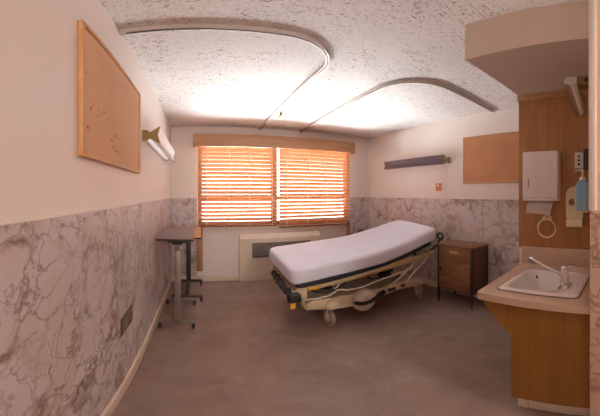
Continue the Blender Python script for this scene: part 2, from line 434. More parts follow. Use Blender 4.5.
# ------------------------------------------------------------------ window, blinds, valance
mid = 1.640
for i, (a, c) in enumerate(((WX0, mid), (mid, WX1))):
    wn = bpy.data.objects.new('window_%d' % (i + 1), None); COL.objects.link(wn); wn.location = ((a + c) / 2, D + 0.06, WZ0)
    wn['kind'] = 'structure'
    f = MB(); y0, y1 = D + 0.04, D + 0.09; fw = 0.06
    lw = fw if i == 0 else 0.036
    f.box((a, y0, WZ0), (a + lw, y1, WZ1), 0.004); f.box((c - fw, y0, WZ0), (c, y1, WZ1), 0.004)
    f.box((a + lw, y0, WZ0), (c - fw, y1, WZ0 + 0.07), 0.004); f.box((a + lw, y0, WZ1 - 0.06), (c - fw, y1, WZ1), 0.004)
    f.box((a + lw, y0, 1.29), (c - fw, y1, 1.345), 0.004)
    f.build('window_frame', M['winframe'], wn)
    MB().box((a + lw, D + 0.062, WZ0 + 0.07), (c - fw, D + 0.066, 1.29)).build('pane', M['glass'], wn, smooth=False)
    MB().box((a + lw, D + 0.062, 1.345), (c - fw, D + 0.066, WZ1 - 0.06)).build('pane', M['glass'], wn, smooth=False)
v = thing('window_valance', 'long oak box valance above the window blinds', 'valance', (1.7, D - 0.06, 2.12))
MB().box((0.352, D - 0.125, 2.105), (3.045, D - 0.107, 2.300), 0.003).build('front_board', M['valance'], v)
MB().box((0.352, D - 0.107, 2.105), (0.370, D, 2.300), 0.003).build('end_board', M['valance'], v)
MB().box((3.027, D - 0.107, 2.105), (3.045, D, 2.300), 0.003).build('end_board', M['valance'], v)
MB().box((0.370, D - 0.107, 2.282), (3.027, D, 2.300), 0.002).build('top_board', M['valance'], v)

def blind(x0, x1, zb, label, yc):
    t = thing('venetian_blind', label, 'blind', ((x0 + x1) / 2, yc, zb), 'wooden blinds over the window')
    MB().box((x0, yc - 0.03, 2.20), (x1, yc + 0.03, 2.245), 0.003).build('headrail', M['valance'], t)
    pitch, w, th, ang = 0.0585, 0.066, 0.003, math.radians(49)
    mb = MB(); z = zb + 0.055
    while z < 2.185:
        # room side edge is the higher one
        c, s = math.cos(ang) * w / 2, math.sin(ang) * w / 2
        nx, nz = math.sin(ang) * th / 2, math.cos(ang) * th / 2
        mb.prism([(yc - c - nx, z + s - nz), (yc + c - nx, z - s - nz), (yc + c + nx, z - s + nz), (yc - c + nx, z + s + nz)], 'x', x0, x1)
        z += pitch
    mb.build('slats', M['slat'], t, smooth=False)
    MB().box((x0, yc - 0.028, zb), (x1, yc + 0.028, zb + 0.022), 0.004).build('bottom_rail', M['winframe'], t)
    L = x1 - x0
    for k in (0.10, 0.38, 0.64, 0.93):
        x = x0 + L * k
        c = MB()
        c.box((x - 0.0035, yc - 0.031, zb + 0.02), (x + 0.0035, yc - 0.0295, 2.21)); c.box((x - 0.0035, yc + 0.0295, zb + 0.02), (x + 0.0035, yc + 0.031, 2.21))
        c.build('ladder_cord', M['cord'], t, smooth=False)
    return t
blind(0.425, 1.650, 0.885, 'wooden venetian blind over the left window, shorter of the two', D - 0.058)
blind(1.682, 2.965, 0.850, 'wooden venetian blind over the right window, hanging a little lower', D - 0.058)

# ------------------------------------------------------------------ convector under the window
t = thing('convector_heater', 'cream metal convector heater with dark louvre on back wall behind bed', 'heater', (1.72, D - 0.05, 0))
b = MB(); yf = D - 0.075
b.prism([(yf, 0), (D - 0.002, 0), (D - 0.002, 0.757), (D - 0.03, 0.757), (yf, 0.69)], 'x', 1.055, 2.385, 0.004)
b.build('casing', M['heater'], t)
g = MB(); g.box((1.255, yf - 0.004, 0.40), (2.205, yf + 0.0, 0.615), 0.001)
gr = g.build('louvre_plate', M['slot'], t)
g = MB()
g.box((1.245, yf - 0.010, 0.39), (2.215, yf - 0.001, 0.402), 0.001); g.box((1.245, yf - 0.010, 0.613), (2.215, yf - 0.001, 0.625), 0.001)
g.box((1.245, yf - 0.010, 0.402), (1.258, yf - 0.001, 0.613), 0.001); g.box((2.202, yf - 0.010, 0.402), (2.215, yf - 0.001, 0.613), 0.001)
for k in range(9):
    z = 0.415 + k * 0.0225
    g.prism([(yf - 0.010, z), (yf - 0.004, z + 0.012), (yf - 0.004, z + 0.015), (yf - 0.010, z + 0.003)], 'x', 1.258, 2.202)
g.build('louvre_grille', M['grille'], t, smooth=False)

# ------------------------------------------------------------------ corkboards
t = thing('corkboard', 'tan corkboard with honey oak frame and pin holes on left wall', 'corkboard', (0, 1.43, 1.54), 'corkboards')
y0, y1, z0, z1 = 0.930, 1.928, 1.540, 2.148
MB().box((0.001, y0 + .02, z0 + .02), (0.014, y1 - .02, z1 - .02)).build('cork_panel', M['cork1'], t, smooth=False)
f = MB(); fw = 0.022; fd = 0.024
f.prism([(y0, z0), (y1, z0), (y1 - fw, z0 + fw), (y0 + fw, z0 + fw)], 'x', 0.001, fd, 0.003)
f.prism([(y0, z1), (y1, z1), (y1 - fw, z1 - fw), (y0 + fw, z1 - fw)], 'x', 0.001, fd, 0.003)
f.prism([(y0, z0), (y0 + fw, z0 + fw), (y0 + fw, z1 - fw), (y0, z1)], 'x', 0.001, fd, 0.003)
f.prism([(y1, z0), (y1 - fw, z0 + fw), (y1 - fw, z1 - fw), (y1, z1)], 'x', 0.001, fd, 0.003)
f.build('frame', M['frameoak'], t)
h = MB()
spots = [(1.48, 1.93, .010, .003), (1.00, 1.665, .012, .006), (.975, 1.90, .006, .003)]
for k in range(16): # torn spots left by pins
    spots.append((random.uniform(1.02, 1.30), 1.765 + random.gauss(0, .016), random.uniform(.002, .010), random.uniform(.0015, .004)))
for k in range(20):
    q = random.uniform(0, 2 * PI)
    spots.append((1.39 + .075 * math.cos(q) + random.gauss(0, .012), 1.655 + .045 * math.sin(q) + random.gauss(0, .008), random.uniform(.003, .010), random.uniform(.0015, .005)))
for (y, z, a, c) in spots:
    pts = [(y + a * math.cos(q) * random.uniform(.6, 1.2), z + c * math.sin(q) * random.uniform(.6, 1.2)) for q in [k * PI / 4 for k in range(8)]]
    h.prism(pts, 'x', 0.0138, 0.0148)
o = h.build('pin_holes', M['hole'], t, smooth=False); o['kind'] = 'stuff'; o['label'] = 'dark torn pin holes'

t = thing('corkboard', 'brown corkboard with thin frame on right wall beside wood panelled sink', 'corkboard', (W, 1.6, 1.525), 'corkboards')
y0, y1, z0, z1 = 1.10, 2.086, 1.524, 2.140
MB().box((W - 0.012, y0 + .01, z0 + .01), (W - 0.001, y1 - .01, z1 - .01)).build('cork_panel', M['cork2'], t, smooth=False)
f = MB(); fw = 0.016; xa, xb = W - 0.018, W - 0.001
f.box((xa, y0, z0), (xb, y1, z0 + fw), 0.003); f.box((xa, y0, z1 - fw), (xb, y1, z1), 0.003)
f.box((xa, y0, z0 + fw), (xb, y0 + fw, z1 - fw), 0.003); f.box((xa, y1 - fw, z0 + fw), (xb, y1, z1 - fw), 0.003)
f.build('frame', M['frameoak'], t)

# ------------------------------------------------------------------ wall lights (section like a letter K lying on the wall)
def wall_light(label, x, s, y0, y1, lensmat, capmat):
    """s = +1 sticks out to +x, -1 to -x"""
    t = thing('wall_light', label, 'wall light', (x, (y0 + y1) / 2, 1.79), 'long wall lights over the beds')
    zc = 1.853
    P = lambda d, z: (x + s * d, z)
    prof = [P(0.001, zc - .044), P(.034, zc - .044), P(.064, zc - .024), P(.145, zc - .073), P(.122, zc), P(.145, zc + .073), P(.064, zc + .024), P(.034, zc + .044), P(0.001, zc + .044)]
    ins = 0.006
    MB().prism([P(0.001, zc - .038), P(.034, zc - .038), P(.062, zc - .016), P(.062, zc + .016), P(.034, zc + .038), P(.001, zc + .038)], 'y', y0 + .004, y1 - .004, 0.002).build('housing', M['whiteplastic'], t, smooth=False)
    MB().prism([P(.058, zc + .001), P(.117, zc + .001), P(.139, zc + .066), P(.060, zc + .019)], 'y', y0 + .004, y1 - .004, 0.002).build('upper_lens', lensmat, t, smooth=False)
    MB().prism([P(.058, zc - .001), P(.060, zc - .019), P(.139, zc - .066), P(.117, zc - .001)], 'y', y0 + .004, y1 - .004, 0.002).build('lower_lens', lensmat, t, smooth=False)
    MB().prism(prof, 'y', y0, y0 + .006, 0.001).build('end_cap', capmat, t, smooth=False)
    MB().prism(prof, 'y', y1 - .006, y1, 0.001).build('end_cap', capmat, t, smooth=False)
    return t
wall_light('white lensed wall light with bronze end cap on left wall beyond the corkboard', 0, 1, 2.086, 3.46, M['lens'], M['brass'])
t = wall_light('wall light with shade-tinted purple-grey lens on right wall above the bed', W, -1, 2.31, 3.58, M['lensshaded'], M['brass'])
MB().tube([(W - 0.003, 2.37, 1.81), (W - 0.003, 2.37, 1.60), (W - 0.003, 2.37, HM + 0.006)], 0.0022, 6).build('power_cord', M['bead'], t)

# paper notice under the right light
t = thing('notice', 'small white notice with orange-red print on right wall under wall light', 'notice', (W, 2.44, 1.48))
MB().box((W - 0.003, 2.432, 1.405), (W - 0.001, 2.597, 1.610)).build('paper_sheet', M['paper'], t, smooth=False)
p = MB()
p.box((W - 0.0042, 2.458, 1.430), (W - 0.003, 2.571, 1.540))
p.build('printed_picture', M['redprint'], t, smooth=False)
p = MB()
p.lathe([(.016, 0), (.016, .0004)], (W - .0042, 2.530, 1.508), (-1, 0, 0), 14)
p.build('printed_mark', M['paper'], t, smooth=False)

# ------------------------------------------------------------------ ceiling: curtain tracks, sprinkler
def fillet(pts, r, n=14):
    out = [Vector(pts[0])]
    for a, b_, c in zip(pts, pts[1:], pts[2:]):
        a, b_, c = Vector(a), Vector(b_), Vector(c)
        d0 = (a - b_).normalized(); d1 = (c - b_).normalized()
        ang = d0.angle(d1) / 2; L = r / math.tan(ang)
        cen = b_ + (d0 + d1).normalized() * (r / math.sin(ang))
        p0, p1 = b_ + d0 * L, b_ + d1 * L
        v0, v1 = p0 - cen, p1 - cen; tot = v0.angle(v1); ax = v0.cross(v1).normalized()
        for k in range(n + 1):
            out.append(cen + Matrix.Rotation(tot * k / n, 3, ax) @ v0)
    out.append(Vector(pts[-1])); return out
def dense(pts, step=0.1):
    out = [pts[0]]
    for a, b_ in zip(pts, pts[1:]):
        n = max(1, int((b_ - a).length / step))
        for k in range(1, n + 1): out.append(a + (b_ - a) * k / n)
    return out
def sweep_rect(mb, pts, w, z0, z1):
    R = []
    for k, p in enumerate(pts):
        t = (pts[min(k + 1, len(pts) - 1)] - pts[max(k - 1, 0)]).normalized(); s = Vector((-t.y, t.x, 0))
        R.append([(p.x + s.x * w, p.y + s.y * w, z0), (p.x - s.x * w, p.y - s.y * w, z0), (p.x - s.x * w, p.y - s.y * w, z1), (p.x + s.x * w, p.y + s.y * w, z1)])
    mb.rings(R)
def curtain_track(label, pts, r):
    t = thing('curtain_track', label, 'curtain track', (pts[1][0], pts[1][1], 2.405), 'ceiling curtain tracks')
    path = dense(fillet(pts, r))
    m = MB(); sweep_rect(m, path, 0.0125, 2.408, H - 0.001); m.build('rail', M['track'], t)
    m = MB(); sweep_rect(m, [Vector((p.x, p.y, 0)) for p in path], 0.004, 2.4045, 2.409); m.build('rail_slot', M['slot'], t)
    for p, d in ((path[0], path[1]), (path[-1], path[-2])):
        MB().box((p.x - .018, p.y - .018, 2.403), (p.x + .018, p.y + .018, H - .001), 0.003).build('end_stop', M['track'], t)
    return t
curtain_track('aluminium curtain track curving from left wall to the window', [(0.02, 1.480, 0), (1.345, 1.480, 0), (1.375, 4.19, 0)], 0.42)
curtain_track('aluminium curtain track curving from right wall to the window', [(W - 0.08, 1.597, 0), (1.955, 1.555, 0), (2.055, 4.19, 0)], 0.42)
t = thing('sprinkler_head', 'small brass fire sprinkler head on ceiling between curtain tracks', 'sprinkler', (1.43, 3.24, H))
c = (1.43, 3.24)
MB().lathe([(.042, H - .001), (.042, H - .008), (.018, H - .016)], (*c, 0)).build('escutcheon', M['bead'], t)
m = MB(); m.lathe([(.015, H - .012), (.015, H - .052), (.010, H - .058)], (*c, 0), seg=16)
m.tube([(c[0] - .013, c[1], H - .050), (c[0] - .023, c[1], H - .072), (c[0] - .005, c[1], H - .096)], .0055, 8)
m.tube([(c[0] + .013, c[1], H - .050), (c[0] + .023, c[1], H - .072), (c[0] + .005, c[1], H - .096)], .0055, 8)
m.tube([(c[0], c[1], H - .055), (c[0], c[1], H - .096)], .004, 8)
m.build('frame_arms', M['brass'], t)
MB().lathe([(.028, H - .095), (.028, H - .100), (.010, H - .104)], (*c, 0), seg=20).build('deflector', M['brass'], t)

# ------------------------------------------------------------------ wall plate on the left marble
t = thing('outlet_plate', 'dark bronze double outlet plate low on left marble panelling', 'outlet', (0.008, 1.62, 0.50))
MB().box((0.008, 1.470, 0.515), (0.016, 1.725, 0.640), 0.003).build('cover_plate', M['plate'], t)
for yy in (1.537, 1.660):
    p = MB().box((0.0155, yy - .042, 0.535), (0.019, yy + .042, 0.620), 0.004).build('receptacle', M['plate2'], t)
    for zz in (0.558, 0.597):
        s = MB(); s.box((0.0188, yy - .014, zz - .009), (0.0196, yy - .008, zz + .009)); s.box((0.0188, yy + .008, zz - .009), (0.0196, yy + .014, zz + .009))
        sub(p, 'slots', s, M['slot'], smooth=False)

# ------------------------------------------------------------------ overbed tables
def overbed(label, tx0, tx1, ty0, ty1, zt, bx0, bx1, by_col, by_far, colx, topm, edgem, colm):
    t = thing('overbed_table', label, 'table', ((bx0 + bx1) / 2, (by_col + by_far) / 2, 0), 'overbed tables by the left wall')
    MB().box((tx0, ty0, zt - .024), (tx1, ty1, zt), 0.006, 3).build('table_top', topm, t)
    e = MB()
    e.box((tx0 - .002, ty0 - .003, zt - .020), (tx1 + .002, ty0 + .004, zt - .004), 0.002); e.box((tx0 - .002, ty1 - .004, zt - .020), (tx1 + .002, ty1 + .003, zt - .004), 0.002)
    e.box((tx0 - .003, ty0, zt - .020), (tx0 + .004, ty1, zt - .004), 0.002); e.box((tx1 - .004, ty0, zt - .020), (tx1 + .003, ty1, zt - .004), 0.002)
    e.build('edge_band', edgem, t)
    yc = by_col
    d = 1 if by_far > by_col else -1
    # under-top bracket and knob lever
    m = MB(); m.box((colx - .10, min(yc, yc + d * .42), zt - .050), (colx + .10, max(yc, yc + d * .42), zt - .024), 0.004)
    m.build('support_bracket', edgem, t)
    m = MB(); m.box((colx - .05, yc - d * .01 - .035, zt - .062), (colx + .05, yc - d * .01 + .012, zt - .049), 0.004)
    m.build('height_lever', M['black'], t)
    m = MB(); m.box((colx - .031, yc - .018, 0.06), (colx + .031, yc + .018, zt - .13), 0.006); m.build('column', colm, t)
    m = MB(); m.box((colx - .026, yc - .013, zt - .14), (colx + .026, yc + .013, zt - .049), 0.004); m.build('inner_column', colm, t)
    # two cross feet joined by a runner
    for yy in (by_col, by_far):
        m = MB(); m.box((bx0, yy - .018, 0.062), (bx1, yy + .018, 0.092), 0.005); f = m.build('foot_bar', colm, t)
        for xx in (bx0 + .015, bx1 - .015):
            w = MB(); w.lathe([(.010, -.013), (.030, -.013), (.033, -.008), (.033, .008), (.030, .013), (.010, .013)], (xx, yy, 0.0335), (1, 0, .0), 20)
            w.box((xx - .017, yy - .010, .034), (xx - .014, yy + .010, .064)); w.box((xx + .014, yy - .010, .034), (xx + .017, yy + .010, .064)); w.box((xx - .017, yy - .010, .060), (xx + .017, yy + .010, .066))
            sub(f, 'caster', w, M['black'])
    m = MB(); y0, y1 = sorted((by_col, by_far)); m.box((colx - .022, y0 + .018, .064), (colx + .022, y1 - .018, .088), 0.004); m.build('runner', colm, t)
    return t
overbed('overbed table with grey walnut top and grey column against left wall, nearer one', 0.035, 0.385, 2.545, 3.42, 0.972, 0.050, 0.400, 2.61, 3.25, 0.235, M['tabletop'], M['darkmetal'], M['greypaint'])
overbed('overbed table with light oak top tucked behind the walnut topped one', 0.105, 0.462, 3.06, 4.08, 0.905, 0.105, 0.480, 4.02, 3.37, 0.285, M['tabletop2'], M['darkmetal'], M['darkmetal'])

# ------------------------------------------------------------------ hospital stretcher bed
BED = thing('hospital_stretcher', 'wheeled hospital stretcher with white mattress and raised head in room centre', 'bed', (2.25, 2.75, 0))
ZN = [(1.25, .690), (1.6, .727), (1.96, .756), (2.26, .780), (2.45, .812), (2.635, .850), (2.92, .915), (3.13, .955)]
ZF = [(1.26, .738), (1.39, .755), (1.81, .788), (2.20, .812), (2.39, .833), (2.81, .909), (3.10, .970), (3.30, .992)]
YN, YF = 2.285, 3.20
def slab(u0, u1, top_off, bot_off, inset, R, rr, xn=(1.245, 3.125), xf=(1.255, 3.285), crown=0.0, st=46):
    """loft that follows the tilted bed surface. offsets are below the mattress top"""
    out = []
    us = []
    for k in range(9): us.append((1 - math.cos(k / 8 * PI / 2)) * 0.045)
    us += [0.045 + (1 - 0.09) * k / st for k in range(1, st)]
    us += [1 - u for u in us[:9][::-1]]
    for u0_ in us:
        u = u0 + (u1 - u0) * u0_
        L = (u1 - u0) * 1.9
        e = min(u0_, 1 - u0_) * L
        ins = R - math.sqrt(max(0, R * R - (R - min(e, R)) ** 2)) if e < R else 0
        insz = rr - math.sqrt(max(0, rr * rr - (rr - min(e, rr)) ** 2)) if e < rr else 0
        ring = []
        T_ = bot_off - top_off
        hz = T_ / 2 - insz; hw = 0.5
        n = 7
        xN = xn[0] + (xn[1] - xn[0]) * u; xF = xf[0] + (xf[1] - xf[0]) * u
        width = YF - YN - 2 * inset - 2 * ins
        r2 = min(rr, hz * .98)
        pts = []
        for cx_, cz_, a0 in ((1, 1, 0), (-1, 1, 90), (-1, -1, 180), (1, -1, 270)):
            for k in range(n + 1):
                a = math.radians(a0 + 90 * k / n)
                pts.append((cx_ * (width / 2 - r2) + r2 * math.cos(a), cz_ * (hz - r2) + r2 * math.sin(a)))
            if cz_ == 1 and cx_ == 1:
                for k in range(1, 8): pts.append(((width / 2 - r2) * (1 - 2 * k / 8), hz))
            if cz_ == -1 and cx_ == -1:
                for k in range(1, 8): pts.append((-(width / 2 - r2) * (1 - 2 * k / 8), -hz))
        for (py, pz) in pts:
            y = (YN + YF) / 2 + py; s = (y - YN) / (YF - YN); x = xN + (xF - xN) * s
            zt = lerp_tab(ZN, x) * (1 - s) + lerp_tab(ZF, x) * s
            cr = crown * (1 - (2 * py / max(width, .01)) ** 2) * max(0, pz / max(hz, .001))
            ring.append((x, y, zt - (top_off + bot_off) / 2 + pz + cr))
        out.append(ring)
    return out
mt = MB(); mt.rings(slab(0, 1, 0, .150, 0, .075, .036, crown=.006))
mo = mt.build('mattress', M['sheet'], BED, angle=60)
seam = MB()
R_ = slab(0, 1, 0, .150, -.001, .075, .036)
dk = MB(); dk.rings(slab(.03, .955, .152, .195, .012, .05, .015)); dk.build('mattress_deck', M['navy'], BED)
def rail_z(x): return .486 + (x - 1.30) * .0845
def side_rail(y, s):
    rl = MB(); rl.tube([(x, y, rail_z(x)) for x in [1.30 + k * .178 for k in range(11)]], .02, 12, flat=(.015, .021))
    return rl.build('frame_rail', M['railbeige'], BED)
ra = side_rail(2.305, -1); rb = side_rail(3.13, 1)
# lowered side guards: upper tube and pivots
for y, s in ((2.285, -1), (3.150, 1)):
    g = MB()
    g.tube([(1.52, y, .500), (1.60, y + s * .004, .528), (2.30, y + s * .004, .598), (2.72, y, .640), (2.80, y, .628)], .011, 10)
    for x in (1.62, 1.95, 2.28, 2.62):
        g.tube([(x, y, rail_z(x)), (x + .05, y + s * .004, rail_z(x) + .025)], .009, 8)
    go = g.build('side_guard', M['railbeige'], BED)
    k = MB(); k.tube([(2.36, y - .004 * 1, .612), (2.50, y - .004, .628)], .0125, 10)
    sub(go, 'grip', k, M['orange'])
    k = MB(); k.box((1.40, y - .017 if s < 0 else y, .490), (1.49, y if s < 0 else y + .017, .520), .004)
    sub(go, 'latch', k, M['yellow'])
# end cross members of the litter
for x in (1.315, 1.75, 2.25, 2.7, 3.045):
    MB().box((x - .022, 2.31, rail_z(x) - .022), (x + .022, 3.12, rail_z(x) + .022), .005).build('cross_member', M['railbeige'], BED)
# deck supports
for x in (1.45, 1.9, 2.4, 2.85):
    for y in (2.42, 3.02):
        s = (y - YN) / (YF - YN)
        ztop = lerp_tab(ZN, x) * (1 - s) + lerp_tab(ZF, x) * s - .19
        MB().tube([(x, y, rail_z(x) - .01), (x, y, ztop)], .014, 10).build('deck_support', M['darkmetal'], BED)
# lifting columns with dark bellows
for x in (1.78, 2.62):
    m = MB(); pr = [(.085, .28)]
    zt = rail_z(x) - .015
    nb = 7
    for k in range(nb): 
        za = .28 + (zt - .28) * k / nb; zb = .28 + (zt - .28) * (k + .5) / nb
        pr += [(.088, za), (.072, zb)]
    pr.append((.085, zt))
    m.lathe(pr, (x, 2.74, 0), seg=24); m.build('lift_column', M['slot'], BED)
# foot end push bar with black foam
m = MB(); m.tube([(1.300, 3.06, .462), (1.272, 2.90, .464), (1.240, 2.62, .466), (1.230, 2.36, .468), (1.228, 2.20, .468)], .026, 14)
hb = m.build('push_bar', M['black'], BED)
k = MB(); k.box((1.175, 2.155, .425), (1.285, 2.240, .508), .016, 3); sub(hb, 'grip_block', k, M['black'])
for y in (2.40, 2.55, 2.70, 2.85, 3.0):
    k = MB(); k.lathe([(.026, -.022), (.037, -.018), (.037, .018), (.026, .022)], (1.232 + .12 * max(0, y - 2.45) ** 1.5, y, .466), (0, 1, 0), 18)
    sub(hb, 'foam_sleeve', k, M['navy'])
for y in (2.30, 3.07): MB().tube([(1.232, y, .467), (1.315, y, .482)], .017, 10).build('bar_bracket', M['creamplastic'], BED)
m = MB(); m.box((1.300, 2.255, .415), (1.375, 2.300, .500), .008); m.build('bracket_cover', M['creamplastic'], BED)
m = MB(); m.box((1.190, 2.172, .365), (1.235, 2.200, .430), .004); m.build('brake_tag', M['yellow'], BED)
# head end push handles
for y in (2.36, 3.10):
    m = MB(); z0 = .66
    m.tube([(3.05, y, z0 - .02), (3.20, y, z0 + .05), (3.27, y, z0 + .13)], .014, 10)
    ho = m.build('head_handle', M['darkmetal'], BED)
    k = MB(); k.tube([(3.27, y + .045 * math.cos(a), .815 + .045 * math.sin(a)) for a in [k_ * 2 * PI / 20 for k_ in range(20)]], .014, 10, closed=True)
    sub(ho, 'handle_loop', k, M['black'])
# release rods and hoses along the near side
m = MB(); m.tube([(x, 2.30, z) for x, z in [(1.36, .388), (1.50, .382), (1.60, .390), (1.66, .410), (1.70, .436), (1.74, .436), (1.80, .418), (1.90, .412), (2.02, .420), (2.16, .447), (2.30, .463), (2.50, .484), (2.69, .506)]], .0075, 8)
m.tube([(1.36, 2.30, .388), (1.36, 2.38, .40), (1.38, 2.45, .42), (1.39, 2.46, rail_z(1.39) - .01)], .0075, 8); m.tube([(2.69, 2.30, .506), (2.69, 2.31, rail_z(2.69) - .012)], .0075, 8)
m.build('release_rod', M['whitewire'], BED)
for pts in ([(1.44, 2.325, .46), (1.52, 2.32, .425), (1.66, 2.318, .43), (1.72, 2.32, .47), (1.74, 2.322, .51)], [(2.36, 2.325, .33), (2.52, 2.322, .42), (2.66, 2.322, .50), (2.78, 2.325, .585)], [(2.62, 2.34, .33), (2.76, 2.335, .44), (2.92, 2.33, .53), (3.0, 2.33, .60)]):
    MB().tube(pts, .008, 8).build('brace_rod', M['whitewire'], BED)
m = MB(); m.tube([(x, 2.315, z) for x, z in [(1.44, .47), (1.50, .435), (1.60, .425), (1.72, .445), (1.80, .49)]], .010, 8); m.build('black_hose', M['black'], BED)
m = MB(); m.tube([(x, 2.33, z) for x, z in [(2.06, .52), (2.12, .475), (2.24, .462), (2.36, .50), (2.42, .555)]], .010, 8)
m.build('black_hose', M['black'], BED)
# base
top = [(1.385, .300), (1.46, .330), (1.675, .320), (1.845, .310), (2.06, .330), (2.29, .314), (2.585, .312), (2.80, .296), (2.985, .256)]
bot = [(2.985, .190), (2.86, .206), (2.71, .226), (2.508, .236), (2.318, .217), (2.10, .180), (1.904, .178), (1.787, .182), (1.567, .212), (1.42, .220)]
m = MB(); m.prism(top + bot, 'y', 2.385, 3.10, .018, 3); m.build('base_cover', M['creamplastic'], BED, angle=50)
# cream foot-end fairing with an oxygen bottle tray lip
m = MB(); m.prism([(1.40, .305), (1.47, .345), (1.56, .350), (1.62, .332), (1.75, .345), (1.86, .335), (1.87, .29), (1.80, .245), (1.66, .235), (1.50, .24), (1.42, .26)], 'y', 2.345, 2.40, .012, 3)
m.build('base_fairing', M['creamplastic'], BED, angle=50)
m = MB(); m.prism([(2.34, .315), (2.40, .345), (2.52, .325), (2.66, .345), (2.80, .330), (2.96, .272), (2.96, .225), (2.74, .255), (2.60, .262), (2.48, .255), (2.38, .262)], 'y', 2.35, 2.40, .012, 3)
m.build('base_fairing', M['creamplastic'], BED, angle=50)
MB().box((2.36, 2.342, .262), (2.47, 2.352, .300), .003).build('fairing_slot', M['black'], BED); MB().box((2.55, 2.342, .275), (2.61, 2.352, .312), .003).build('fairing_slot', M['black'], BED)
# domed cover over the front caster
m = MB(); m.lathe([(.070, .225), (.078, .245), (.074, .285), (.055, .318), (.025, .334), (.004, .338)], (1.668, 2.372, 0), seg=28); m.build('caster_dome', M['creamplastic'], BED, angle=60)
# round wheel cover and brake pedal across it
m = MB(); m.lathe([(.04, -.058), (.100, -.052), (.126, -.038), (.134, -.015), (.134, .02), (.12, .03)], (2.045, 2.358, .240), (0, 1, 0), 48)
dw = m.build('drive_wheel_cover', M['wheel'], BED, angle=50)
k = MB(); k.lathe([(.012, -.066), (.030, -.064), (.034, -.056)], (2.045, 2.358, .262), (0, 1, 0), 24); sub(dw, 'hub_cap', k, M['creamplastic'])
m = MB(); m.tube([(x, y, z) for x, y, z in [(1.89, 2.285, .262), (1.94, 2.278, .240), (2.01, 2.275, .230), (2.08, 2.278, .236), (2.16, 2.29, .262), (2.24, 2.315, .285)]], .02, 10, flat=(.012, .022))
m.tube([(2.20, 2.30, .276), (2.30, 2.345, .275)], .028, 12)
m.build('brake_pedal', M['black'], BED)
# casters
def bed_caster(x, y, ang):
    r = .104
    ca, sa = math.cos(ang), math.sin(ang)      # axle direction
    w = MB()
    w.lathe([(.02, -.022), (.055, -.020), (.060, -.014), (.080, -.014), (.090, -.020), (r, -.014), (r, .014), (.090, .020), (.080, .014), (.060, .014), (.055, .020), (.02, .022)], (x, y, r), (ca, sa, 0), 36)
    wo = w.build('caster_wheel', M['wheel'], BED, angle=40)
    k = MB(); k.lathe([(r - .004, -.017), (r + .001, -.012), (r + .001, .012), (r - .004, .017)], (x, y, r), (ca, sa, 0), 36); sub(wo, 'tyre', k, M['greypaint'])
    f = MB()
    for s in (-1, 1):
        cx_, cy_ = x + ca * s * .034, y + sa * s * .034
        f.tube([(cx_, cy_, r - .01), (cx_, cy_, r + .05), (x + ca * s * .022, y + sa * s * .022, r + .118)], .01, 10, flat=(.022, .007) if abs(ca) < .5 else (.007, .022))
    f.lathe([(.040, .205), (.042, .218), (.030, .235), (.020, .262)], (x, y, 0), seg=20)
    sub(wo, 'fork', f, M['creamplastic'])
bed_caster(1.665, 2.40, .0)
bed_caster(2.925, 2.43, -.5)
bed_caster(1.64, 3.02, .3)
bed_caster(2.90, 3.03, .8)

# ------------------------------------------------------------------ nightstands (front faces -x)
def nightstand(label, y0, y1):
    x0, x1, z0, z1 = 3.035, 3.398, .178, .770
    t = thing('nightstand', label, 'nightstand', ((x0 + x1) / 2, (y0 + y1) / 2, 0), 'walnut nightstands')
    MB().box((x0 - .008, y0 - .008, z1 - .022), (x1, y1 + .008, z1), .004).build('top', M['walnut'], t)
    MB().box((x0 + .012, y0 + .004, z0), (x1 - .004, y1 - .004, z1 - .022), .002).build('body', M['darkwood'], t)
    zm = .575
    d = MB().box((x0 + .001, y0 + .026, zm), (x0 + .014, y1 - .026, z1 - .03), .003).build('drawer', M['walnutfront'], t)
    yc = (y0 + y1) / 2
    k = MB(); k.tube([(x0 - .001, yc - .055, .688), (x0 - .018, yc - .045, .684), (x0 - .020, yc, .680), (x0 - .018, yc + .045, .684), (x0 - .001, yc + .055, .688)], .005, 8)
    k.box((x0 - .003, yc - .07, .672), (x0 + .002, yc + .07, .704), .002)
    sub(d, 'pull_handle', k, M['gold'])
    d = MB().box((x0 + .001, y0 + .026, z0 + .02), (x0 + .014, y1 - .026, zm - .006), .003).build('door', M['walnutfront'], t)
    k = MB(); k.lathe([(.009, 0), (.009, .012), (.019, .018), (.019, .026), (.008, .030)], (x0 + .002, y1 - .06, .455), (-1, 0, 0), 18); sub(d, 'knob', k, M['black'])
    for x in (x0, x1 - .024):
        for y in (y0, y1 - .024):
            MB().box((x, y, .012), (x + .024, y + .024, z1 - .022), .002).build('leg', M['darkmetal'], t)
            # small glide at the foot of each leg
            MB().lathe([(.014, 0.0), (.014, .010), (.009, .014)], (x + .012, y + .012, 0), seg=14).build('glide', M['slot'], t)
    return t
nightstand('walnut nightstand with brass drawer pull beside the head of the bed', 1.700, 2.210)
nightstand('walnut nightstand mostly hidden behind the bed in the far corner', 3.48, 3.985)

